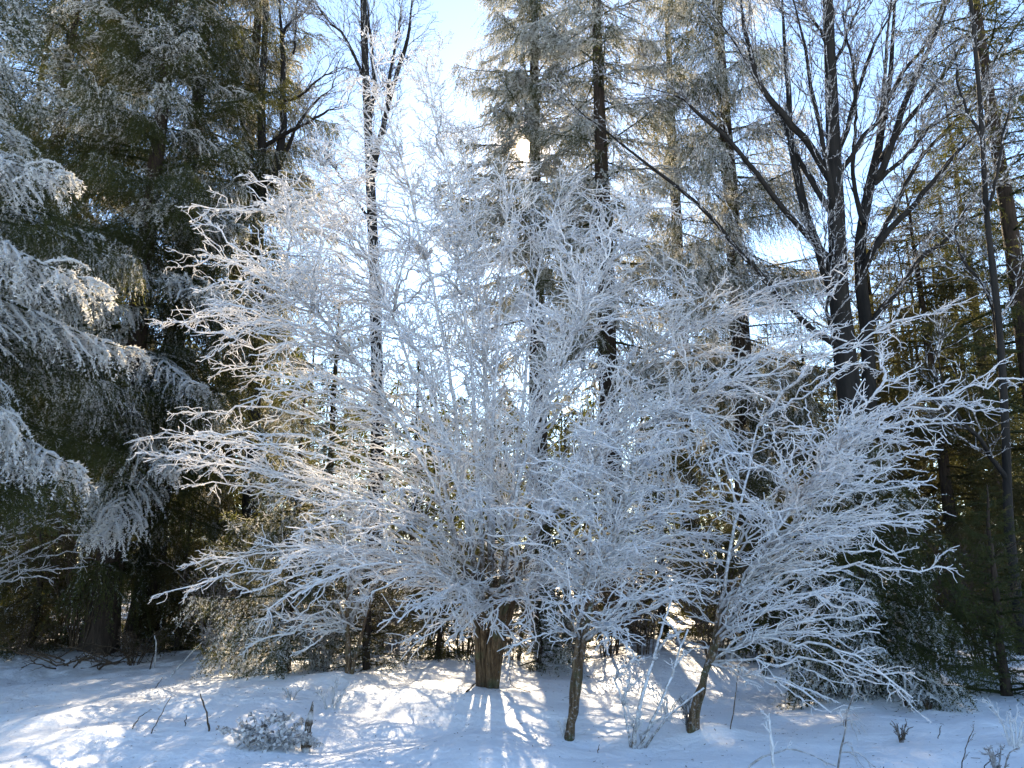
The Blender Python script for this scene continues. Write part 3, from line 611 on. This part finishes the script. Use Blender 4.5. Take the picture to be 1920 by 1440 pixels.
bd = 13.5
beech_limbs = [
    ([(1614, 900), (1632, 760), (1626, 620), (1616, 500), (1618, 433), (1633, 353), (1650, 290), (1657, 233), (1673, 117), (1682, -10), (1690, -150)], 0.115, 0.5),
    ([(1557, 337), (1513, 267), (1477, 227), (1437, 180), (1413, 123), (1393, 57), (1383, 0), (1370, -90)], 0.062, -0.8),
    ([(1572, 590), (1553, 537), (1530, 467), (1507, 400), (1487, 300), (1480, 240), (1480, 183), (1470, 83), (1463, 0), (1455, -110)], 0.085, 0.8),
    ([(1560, 400), (1520, 333), (1495, 290), (1470, 240), (1440, 190), (1400, 130), (1360, 60), (1310, 0)], 0.05, 1.4),
    ([(1550, 480), (1467, 390), (1413, 320), (1363, 253), (1313, 207), (1280, 180), (1200, 150)], 0.045, -1.8),
    ([(1575, 655), (1553, 643), (1520, 620), (1480, 580), (1447, 543), (1413, 500), (1393, 477), (1347, 417), (1280, 353), (1210, 300), (1140, 240), (1090, 205), (1060, 170)], 0.046, -1.5),
    ([(1568, 310), (1573, 290), (1590, 247), (1603, 200), (1620, 153), (1640, 90), (1673, 23), (1690, -60)], 0.05, 0.5),
    ([(1574, 330), (1600, 293), (1627, 253), (1653, 227), (1663, 133), (1677, 0), (1690, -80)], 0.045, -0.8),
    ([(1645, 335), (1653, 320), (1680, 250), (1697, 200), (1723, 143), (1747, 93), (1767, 43), (1783, 0), (1810, -90)], 0.06, -0.6),
    ([(1652, 300), (1690, 230), (1747, 163), (1793, 90), (1847, 20), (1880, -50)], 0.045, 0.7),
    ([(1660, 220), (1670, 190), (1703, 127), (1737, 83), (1760, 27), (1790, -60)], 0.042, 1.2),
    ([(1622, 500), (1637, 470), (1680, 417), (1720, 377), (1743, 347), (1793, 283), (1847, 227), (1913, 160)], 0.055, -1.4),
    ([(1622, 490), (1673, 407), (1710, 340), (1763, 267), (1847, 187), (1915, 100)], 0.045, 1.0),
    ([(1640, 345), (1697, 293), (1737, 247), (1780, 213), (1880, 100)], 0.038, -1.0),
    ([(1605, 650), (1647, 580), (1693, 523), (1727, 480), (1773, 443), (1813, 383), (1870, 330)], 0.05, -0.9),
    ([(1566, 420), (1553, 330), (1540, 250), (1522, 170), (1512, 100), (1490, 20), (1480, -60)], 0.045, -1.2),
    ([(1558, 130), (1590, 80), (1610, 30), (1640, -40)], 0.03, 0.5), ([(1555, 90), (1530, 50), (1490, 0)], 0.026, -0.5),
    ([(1603, 200), (1598, 140), (1583, 60), (1580, -20)], 0.028, 0.3), ([(1620, 420), (1600, 330), (1604, 250), (1600, 190), (1595, 100)], 0.04, 0.9),
    ([(1580, 640), (1552, 600), (1552, 520), (1545, 450)], 0.03, -0.6)]
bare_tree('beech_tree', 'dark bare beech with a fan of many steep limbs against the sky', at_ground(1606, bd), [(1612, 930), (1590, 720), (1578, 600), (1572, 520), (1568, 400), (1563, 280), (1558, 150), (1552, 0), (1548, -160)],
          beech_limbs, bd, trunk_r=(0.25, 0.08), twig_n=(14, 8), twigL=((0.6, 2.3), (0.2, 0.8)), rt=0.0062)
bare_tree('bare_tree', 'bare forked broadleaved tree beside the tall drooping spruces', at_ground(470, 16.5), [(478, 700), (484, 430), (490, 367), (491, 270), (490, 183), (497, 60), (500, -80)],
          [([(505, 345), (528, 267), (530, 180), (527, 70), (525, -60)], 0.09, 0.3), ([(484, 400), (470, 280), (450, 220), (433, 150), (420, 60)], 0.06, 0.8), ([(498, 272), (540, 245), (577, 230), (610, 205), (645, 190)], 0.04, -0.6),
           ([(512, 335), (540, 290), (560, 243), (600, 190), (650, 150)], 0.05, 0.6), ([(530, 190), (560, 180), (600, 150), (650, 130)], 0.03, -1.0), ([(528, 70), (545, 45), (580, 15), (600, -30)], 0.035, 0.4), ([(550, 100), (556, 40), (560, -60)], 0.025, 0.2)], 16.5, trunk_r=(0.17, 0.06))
bare_tree('bare_tree', 'slender bare tree with twin black stems between the spruces and the hazel top', at_ground(705, 15.5), [(708, 800), (703, 560), (697, 400), (690, 240), (684, 100), (680, -60)],
          [([(698, 330), (712, 260), (735, 170), (765, 60), (772, -40)], 0.07, 0.4), ([(690, 240), (700, 150), (694, 60), (690, -50)], 0.05, 0.6), ([(722, 220), (728, 140), (740, 60), (745, -40)], 0.035, -0.4), ([(686, 150), (650, 80), (600, 30), (560, -30)], 0.03, -0.8), ([(700, 420), (640, 330), (600, 280)], 0.028, 0.8)], 15.5, trunk_r=(0.15, 0.07), twig_n=(15, 9), twigL=((0.6, 1.9), (0.25, 0.8)))
bare_tree('bare_tree', 'thin dark bare tree standing before the dark green tall conifer', at_ground(1895, 11.5), [(1893, 1000), (1885, 800), (1872, 600), (1850, 400), (1838, 200), (1820, 0)],
          [([(1880, 700), (1850, 560), (1800, 480), (1780, 400)], 0.03, 0.5), ([(1850, 420), (1880, 300), (1900, 150)], 0.025, -0.4), ([(1888, 900), (1840, 830), (1790, 780), (1740, 640)], 0.03, -0.6), ([(1842, 260), (1800, 160), (1790, 60)], 0.02, 0.3)], 11.5, trunk_r=(0.075, 0.03))
# thin trunks standing in the shade of the wood
TR = [(1735, 19, 9, 'beside the backlit conifer'), (1752, 21, 10, 'behind the backlit conifer'), (1768, 17.5, 9, 'beside the brownish green conifer'), (1790, 22, 11, 'behind the brownish green conifer'), (1812, 19, 10, 'between the brownish and slender conifers'),
      (1835, 17, 9, 'in front of the slender conifer'), (1858, 20, 10, 'behind the slender conifer'), (1700, 20, 8, 'behind the beech fork'), (1880, 16, 9, 'behind the thin bare tree'), (1725, 23, 9, 'far behind the beech'),
      (95, 19, 10, 'behind the shaded young spruce'), (140, 21, 11, 'behind the fallen twig heap'), (20, 20, 10, 'under the heavily rimed spruce')]
for (px, d, H, where) in TR:
    b = at_ground(px, d); root = thing('dead_trunk', b, 'thin dead trunk in the dark wood ' + where, 'trunk', 'thin trunks in the dark wood')
    mb = MB(); s = np.linspace(0, 1, 12); P = np.stack([np.cumsum(rng.normal(0, 0.03, 12)), np.cumsum(rng.normal(0, 0.03, 12)), s * H - 0.1], -1)
    tubes(mb, P[None], taper(1, 12, U(0.06, 0.10), 0.02), 8, 0.05); link('trunk', mb.mesh('trunk', M_SPRUCEBARK), root)
    c = children(P[None], 34, 0.06, 0.9, 75, 0.4, 1.1, 6, 0.0, -0.05, 0.08, 0.15); c3 = children(c, 4, 0.3, 0.95, 45, 0.1, 0.35, 4, 0.5, -0.1, 0.08, 0.2)
    mb = MB(); tubes(mb, c, taper(len(c), 6, 0.010, 0.004), 4); tubes(mb, c3, taper(len(c3), 4, 0.005, 0.003), 3)
    o = link('dead_twigs', mb.mesh('dead_twigs', M_STICK), root); o['kind'] = 'stuff'

# ------------------------------------------------------------------ undergrowth
def bush(name, base, h, w, n, label, mat, r=0.006, cat='shrub', frost=0.5, group=None, lvl=(7, 4), up=0.1):
    root = thing(name, base, label, cat, group)
    a = U(0, 6.283, n); sp = np.sqrt(U(0, 1, n)); tip = np.stack([np.cos(a) * sp * w, np.sin(a) * sp * w, h * U(0.55, 1.0, n)], -1)
    b0 = np.stack([np.cos(a) * 0.12 * w, np.sin(a) * 0.12 * w, np.full(n, -0.05)], -1)
    P = np.stack([bez(b0[i], np.array([tip[i, 0] * 0.35, tip[i, 1] * 0.35, tip[i, 2] * 0.75]), tip[i], 9) for i in range(n)])
    P += np.cumsum(rng.normal(0, 0.012, P.shape), 1) * h
    for i in range(n):
        mb = MB(); Pi = P[i:i + 1]
        tubes(mb, Pi, taper(1, 9, r * 1.8, r * 0.8), 5, 0.15, frost)
        c = children(Pi, lvl[0], 0.2, 0.97, 45, 0.15 * h, 0.45 * h, 6, 0.2, up, 0.1, 0.05); c3 = children(c, lvl[1], 0.2, 0.95, 48, 0.05 * h, 0.2 * h, 4, 0.3, up, 0.1, 0.05)
        tubes(mb, c, taper(len(c), 6, r, r * 0.6) * U(0.75, 1.3, (len(c), 6)), 4, 0.15, frost); tubes(mb, c3, taper(len(c3), 4, r * 0.75, r * 0.5), 3, 0.1, frost)
        link('stem', mb.mesh('stem', mat), root)
    return root

for (px, py, h, w, n, lab, fr) in [
        (110, 1222, 1.7, 1.0, 9, 'brown tangled undergrowth bush beside the dark straight trunk', 0.10), (395, 1228, 1.5, 0.9, 8, 'grey tangled bush behind the young grey spruce', 0.30), (150, 1208, 2.2, 1.1, 9, 'tall brown thicket beneath the drooping spruces', 0.05),
        (755, 1240, 1.5, 0.8, 8, 'straw-coloured bush between the yellowish spruce and hazel foot', 0.35), (870, 1226, 1.8, 0.9, 8, 'brown thicket directly behind the hazel foot', 0.15), (1080, 1240, 1.6, 0.9, 8, 'grey-brown thicket behind the leaning sapling', 0.35),
        (1200, 1246, 1.6, 0.9, 8, 'dark thicket behind the small upright shrub', 0.20), (1340, 1250, 1.5, 0.9, 8, 'dark thicket behind the mossy brown trunk', 0.20), (1530, 1260, 1.4, 0.8, 8, 'dark thicket beside the young dark spruce', 0.15),
        (40, 1240, 0.7, 0.9, 9, 'low brown bramble mat before the shaded young spruce', 0.15), (250, 1246, 0.6, 0.7, 8, 'low dark bramble mat between the straight trunk and open snow', 0.15), (430, 1252, 0.7, 0.8, 8, 'low rimed bramble mat beside the young grey spruce', 0.45), (600, 1256, 1.1, 0.8, 9, 'pale rimed thicket between young grey spruce and forked sapling', 0.5),
        (960, 1236, 1.4, 0.9, 9, 'dark thicket between hazel foot and the tiny half buried spruce', 0.15), (1140, 1228, 2.2, 1.1, 9, 'tall dim thicket behind the leaning sapling', 0.1), (820, 1216, 2.4, 1.1, 9, 'tall brown thicket far behind the hazel foot', 0.1), (1440, 1240, 2.0, 1.1, 9, 'tall dark thicket behind the dark little spruce', 0.1), (700, 1222, 2.2, 1.1, 9, 'tall golden thicket behind the small yellowish spruce', 0.1),
        (1765, 1240, 1.9, 1.0, 9, 'red-brown thicket beyond the young dark spruce', 0.02), (1850, 1248, 1.7, 0.9, 8, 'brown thicket beside the small green conifer', 0.02)]:
    bush('undergrowth_bush', gpt(px, py), h, w, n + 5, lab, M_FROST, 0.0065, 'bush', fr, 'undergrowth along the wood edge')

# rimed shrub at the picture's left margin, mostly hidden by the spruce
SL = gpt(-130, 1290); yl = SL[1]
rimed_shrub('rimed_shrub', 'rimed shrub with long bent twigs under the heavily rimed spruce', 'shrub', SL,
            [((0, 0, 0), pt(-110, 1100, yl), pt(-60, 900, yl), 0.04), ((0.05, 0, 0), pt(-80, 1120, yl), pt(20, 960, yl - 0.2), 0.03)],
            [(-60, 1100), (-60, 880), (60, 880), (150, 900), (200, 1000), (110, 1090)], 20, yl, 0.6, 0.03, 0.0062, 0.3, 7, (0.2, 0.7), 4, (0.06, 0.25), frost=0.75, fork_z=0.4, maxreach=2.5,
            extra=[(106, 866, yl - 1.0), (190, 1000, yl - 0.3), (130, 1070, yl)])

# ------------------------------------------------------------------ stalks, grass and brushwood standing in the snow
def stalk(name, pxs, label, r=0.006, frost=0.2, side=0, sideL=(0.04, 0.12), cat='stalk', group=None, leanY=0.0, grav=0.0):
    b = gpt(*pxs[0]); root = thing(name, b, label, cat, group)
    P = resample([pt(x, y, b[1] + leanY * i) for i, (x, y) in enumerate(pxs)], 12) - b; P[0, 2] -= 0.04
    P[1:] += rng.normal(0, 0.004, (11, 3))
    mb = MB(); tubes(mb, P[None], taper(1, 12, r * 1.15, r * 0.6) * U(0.8, 1.25, (1, 12)), 6, 0.15, frost); link('stem', mb.mesh('stem', M_FROST), root)
    if side:
        c = children(P[None], side, 0.25, 0.98, 48, *sideL, 7, 0.3, 0.1, 0.1, grav); c3 = children(c, 3, 0.3, 0.95, 50, sideL[0] * 0.4, sideL[1] * 0.4, 4, 0.3, 0.0, 0.1, grav)
        mb = MB(); tubes(mb, c, taper(len(c), 7, r * 0.75, r * 0.45) * U(0.8, 1.3, (len(c), 7)), 4, 0.15, min(1, frost + 0.3)); tubes(mb, c3, taper(len(c3), 4, r * 0.6, r * 0.4), 3, 0.1, min(1, frost + 0.3))
        tw = link('side_twigs', mb.mesh('side_twigs', M_FROST), root); tw['kind'] = 'stuff'
    return root
stalk('dry_stalk', [(392, 1371), (388, 1340), (375, 1300)], 'straight dark stick standing alone in the snow between brushwood and thin slanting stalks', 0.008, 0.08)
stalk('dry_stalk', [(282, 1376), (300, 1345), (320, 1306)], 'thin slanting dark stalk next to the straight dark stick', 0.005, 0.10)
stalk('dry_stalk', [(247, 1366), (262, 1345), (275, 1335)], 'short slanting forked twig poking from the snow', 0.005, 0.05, 2, (0.06, 0.12))
stalk('dry_stalk', [(347, 1362), (349, 1350), (350, 1340)], 'tiny upright twig stub between two longer stalks', 0.005, 0.1)
stalk('dry_stalk', [(292, 1290), (300, 1278), (306, 1270)], 'small dark twig at the far snow edge', 0.006, 0.1)
stalk('dry_stalk', [(288, 1252), (293, 1215), (290, 1192)], 'tall frosted stub before the dark straight trunk', 0.014, 0.6)
stalk('dry_stalk', [(320, 1268), (335, 1250), (378, 1205)], 'long frosted stick leaning into the young grey spruce', 0.012, 0.6)
stalk('dry_stalk', [(1368, 1366), (1376, 1330), (1380, 1290), (1388, 1240)], 'thin dark whip rising beside the mossy brown trunk', 0.005, 0.05)
stalk('rimed_weed', [(1568, 1446), (1580, 1390), (1592, 1330), (1606, 1275)], 'tall weed with a drooping head of white rime on open snow', 0.007, 0.35, 9, (0.15, 0.4), 'weed', None, 0, 0.7)
stalk('rimed_weed', [(1451, 1450), (1446, 1400), (1442, 1350), (1425, 1332)], 'crooked weed crusted with rime near the arching sapling', 0.010, 0.75, 5, (0.05, 0.14), 'weed')
stalk('rimed_weed', [(1395, 1446), (1440, 1415), (1500, 1408), (1565, 1436)], 'low rimed bramble arch lying over the snow', 0.007, 0.6, 6, (0.04, 0.12), 'weed')
stalk('dry_stalk', [(1800, 1446), (1812, 1400), (1826, 1362)], 'tall thin grass stalk on the bank', 0.004, 0.15, 3, (0.05, 0.12))
stalk('dry_stalk', [(1845, 1442), (1862, 1420), (1880, 1405)], 'bent dark grass stalk next to the tall thin one', 0.004, 0.15, 3, (0.05, 0.12))
stalk('dry_stalk', [(1760, 1385), (1762, 1372), (1764, 1360)], 'short upright stub on the open bank', 0.004, 0.1)
stalk('dry_stalk', [(1120, 1412), (1122, 1404), (1124, 1396)], 'tiny dark twig below the snow well', 0.004, 0.05)
stalk('dry_stalk', [(1000, 1300), (960, 1285), (955, 1262)], 'thin bent twig leaning at the hazel foot', 0.005, 0.1)
stalk('dry_stalk', [(872, 1298), (885, 1288), (893, 1280)], 'short dark broken twig against the hazel foot', 0.010, 0.05)
for (px, py, h, w, n, lab, fr) in [(1690, 1392, 0.16, 0.10, 8, 'small brown grass tuft on the bank', 0.3), (1905, 1400, 0.36, 0.25, 9, 'rimed bramble tuft at the bank edge', 0.9), (1872, 1452, 0.24, 0.18, 8, 'pale dry grass tuft below the bank', 0.5), (1700, 1325, 0.14, 0.10, 6, 'dark grass tuft in front of the young dark spruce', 0.05), (1740, 1330, 0.12, 0.12, 6, 'low dark tuft on the shaded bank', 0.05),
                                   (210, 1225, 0.45, 0.2, 6, 'white rimed seedling before the twig heap', 0.9), (620, 1330, 0.30, 0.28, 7, 'rimed bramble sprig behind the brushwood', 0.7), (545, 1318, 0.16, 0.12, 5, 'small rimed sprig on sunlit snow', 0.6), (1250, 1352, 0.32, 0.25, 9, 'pale rimed sprigs at the foot of the small upright shrub', 0.85), (1060, 1383, 0.18, 0.07, 9, 'rimed sprout against the leaning sapling foot', 0.8), (1290, 1368, 0.30, 0.12, 8, 'dark rimed sprouts round the mossy brown trunk', 0.4)]:
    bush('grass_tuft', gpt(px, py), h, w, n, lab, M_FROST, 0.0042, 'grass tuft', fr, 'tufts standing in the snow', (5, 3))

# brushwood heap in the foreground with curled rimed leaves
def brushwood():
    b = gpt(505, 1405); root = thing('brushwood_heap', b, 'small heap of cut brushwood with curled rimed leaves on the snow', 'brushwood')
    for i in range(13):
        a = gpt(U(440, 550), U(1385, 1412)) - b; L = U(0.2, 0.5); az = U(-0.5, 0.6) + (math.pi if rng.random() < 0.25 else 0); d = np.array([math.cos(az), math.sin(az) * 0.6, U(0.1, 0.55)])
        P = bez(a - np.array([0, 0, 0.03]), a + d * L * 0.5 + np.array([0, 0, 0.08]), a + d * L, 10)[None]; P[0, 1:] += rng.normal(0, 0.008, (9, 3))
        mb = MB(); tubes(mb, P, taper(1, 10, 0.008, 0.004), 6, 0.15, 0.55)
        c = children(P, 6, 0.2, 0.97, 45, 0.08, 0.22, 6, 0.3, 0.2, 0.1); tubes(mb, c, taper(len(c), 6, 0.005, 0.003), 4, 0.15, 0.5)
        st = link('stick', mb.mesh('stick', M_FROST), root)
        sp = np.concatenate([c[:, 2:].reshape(-1, 3), P[0, 3:]]); sp = np.repeat(sp, 2, 0); n_ = len(sp)
        d_ = norm(rng.normal(0, 1, (n_, 3)) + np.array([0, 0, -0.6])); w_ = norm(np.cross(d_, rng.normal(0, 1, (n_, 3)))); l_ = U(0.03, 0.06, n_)[:, None]; u_ = np.cross(d_, w_) * 0.014
        V = np.stack([sp, sp + d_ * l_ * .5 + w_ * l_ * .4 + u_, sp + d_ * l_, sp + d_ * l_ * .5 - w_ * l_ * .4 + u_], 1)
        mb = MB(); mb.add(V.reshape(-1, 3), np.arange(n_ * 4).reshape(-1, 4), None, U(0.35, 0.95, n_).repeat(4)); lv = link('leaves', mb.mesh('leaves', M_FROST), st); lv['kind'] = 'stuff'
brushwood()
b = gpt(572, 1410); root = thing('rimed_stump', b, 'upright broken branch stub wrapped in rimed leaves beside the brushwood heap', 'stump')
P = resample([pt(572, 1416, b[1]), pt(576, 1375, b[1]), pt(586, 1322, b[1] + 0.05)], 14) - b
mb = MB(); tubes(mb, P[None], np.interp(np.linspace(0, 1, 14), [0, .3, .7, 1], [.045, .05, .03, .012])[None] * U(0.8, 1.25, (1, 14)), 9, 0.25, U(0.1, 0.7, (1, 14))); link('stem', mb.mesh('stem', M_FROST), root)
c = children(P[None], 40, 0.05, 0.98, 40, 0.05, 0.10, 4, 0.0, 0.3, 0.1); mb = MB(); tubes(mb, c, taper(len(c), 4, 0.010, 0.004), 4, 0.3, U(0.2, 0.9, len(c))); o = link('leaves', mb.mesh('leaves', M_FROST), root); o['kind'] = 'stuff'
# fallen twig heap under the spruces
b = gpt(185, 1248); root = thing('twig_heap', b, 'heap of dark fallen branches at the foot of the dark straight trunk', 'brushwood')
for i in range(26):
    a = gpt(U(90, 300), U(1228, 1256)) - b; az = U(0, 6.28); L = U(0.4, 1.2); d = np.array([math.cos(az), math.sin(az) * 0.6, U(0.0, 0.35)])
    P = bez(a, a + d * L * 0.5 + np.array([0, 0, 0.08]), a + d * L, 9)[None]; P[0, 1:] += rng.normal(0, 0.012, (8, 3))
    mb = MB(); tubes(mb, P, taper(1, 9, U(0.008, 0.018), 0.004), 6, 0.1, 0.05); c = children(P, 6, 0.2, 0.97, 45, 0.1, 0.35, 6, 0.3, 0.1, 0.1); tubes(mb, c, taper(len(c), 6, 0.006, 0.003), 4, 0.1, 0.12)
    link('branch', mb.mesh('branch', M_FROST), root)

# ------------------------------------------------------------------ the opening in the boughs where the sun stands
def open_sun():
    import bmesh
    e1 = norm(np.cross(SUN, [0, 0, 1.0])); e2 = np.cross(e1, SUN)
    for it in range(30):
        dg = bpy.context.evaluated_depsgraph_get(); dg.update(); hit = {}
        for i in range(40):
            a = i * 2.4; rr = 0.0065 * math.sqrt(i / 40)
            d = norm(SUN + rr * (math.cos(a) * e1 + math.sin(a) * e2))
            ok, loc, nn, fi, ob, mx = scene.ray_cast(dg, Vector(CAM), Vector(d))
            if ok and ob.name.split('.')[0] == 'branch' and ob.parent and 'spruce' in ob.parent.name: hit[ob.name] = 1
        if not hit: break
        for h in hit:
            ob = bpy.data.objects[h]; me = ob.data.copy(); M = np.array(ob.matrix_world)
            co = np.empty(len(me.vertices) * 3, np.float32); me.vertices.foreach_get('co', co); co = co.reshape(-1, 3) @ M[:3, :3].T + M[:3, 3]
            rel = co - CAM; al = rel @ SUN; off = np.linalg.norm(rel - al[:, None] * SUN, axis=1) / np.maximum(al, 0.1); bad = (off < 0.0065) | (off < 0.020 * rng.random(len(off)) ** 1.5)
            bm = bmesh.new(); bm.from_mesh(me); bm.verts.ensure_lookup_table()
            bmesh.ops.delete(bm, geom=[bm.verts[i] for i in np.nonzero(bad)[0]], context='VERTS'); bm.to_mesh(me); bm.free(); ob.data = me
open_sun()

# ------------------------------------------------------------------ needles, bark crumbs and bud scales fallen on the snow
n_ = 5200; x = U(-9, 9, n_); y = 6.0 + 9 * U(0, 1, n_) ** 0.9; a = U(0, 6.28, n_); L = U(0.006, 0.028, n_) * np.where(rng.random(n_) < 0.05, 3, 1)
P0 = np.stack([x, y, hgt(x, y) + 0.006], -1); d = np.stack([np.cos(a), np.sin(a), U(-0.1, 0.3, n_)], -1) * L[:, None]; w = np.stack([-np.sin(a), np.cos(a), U(0, 0.5, n_)], -1) * 0.003
mb = MB(); mb.add(np.stack([P0 - w, P0 + w, P0 + d + w, P0 + d - w], 1).reshape(-1, 3), np.arange(n_ * 4).reshape(-1, 4), None, 0.0)
o = link('needle_litter', mb.mesh('needle_litter', M_STICK)); o['kind'] = 'stuff'; o['label'] = 'fine dark needles and bark crumbs sprinkled over the snow'; o['category'] = 'litter'
#print('TRIS', sum(sum(len(p.vertices) - 2 for p in m.polygons) for m in bpy.data.meshes))
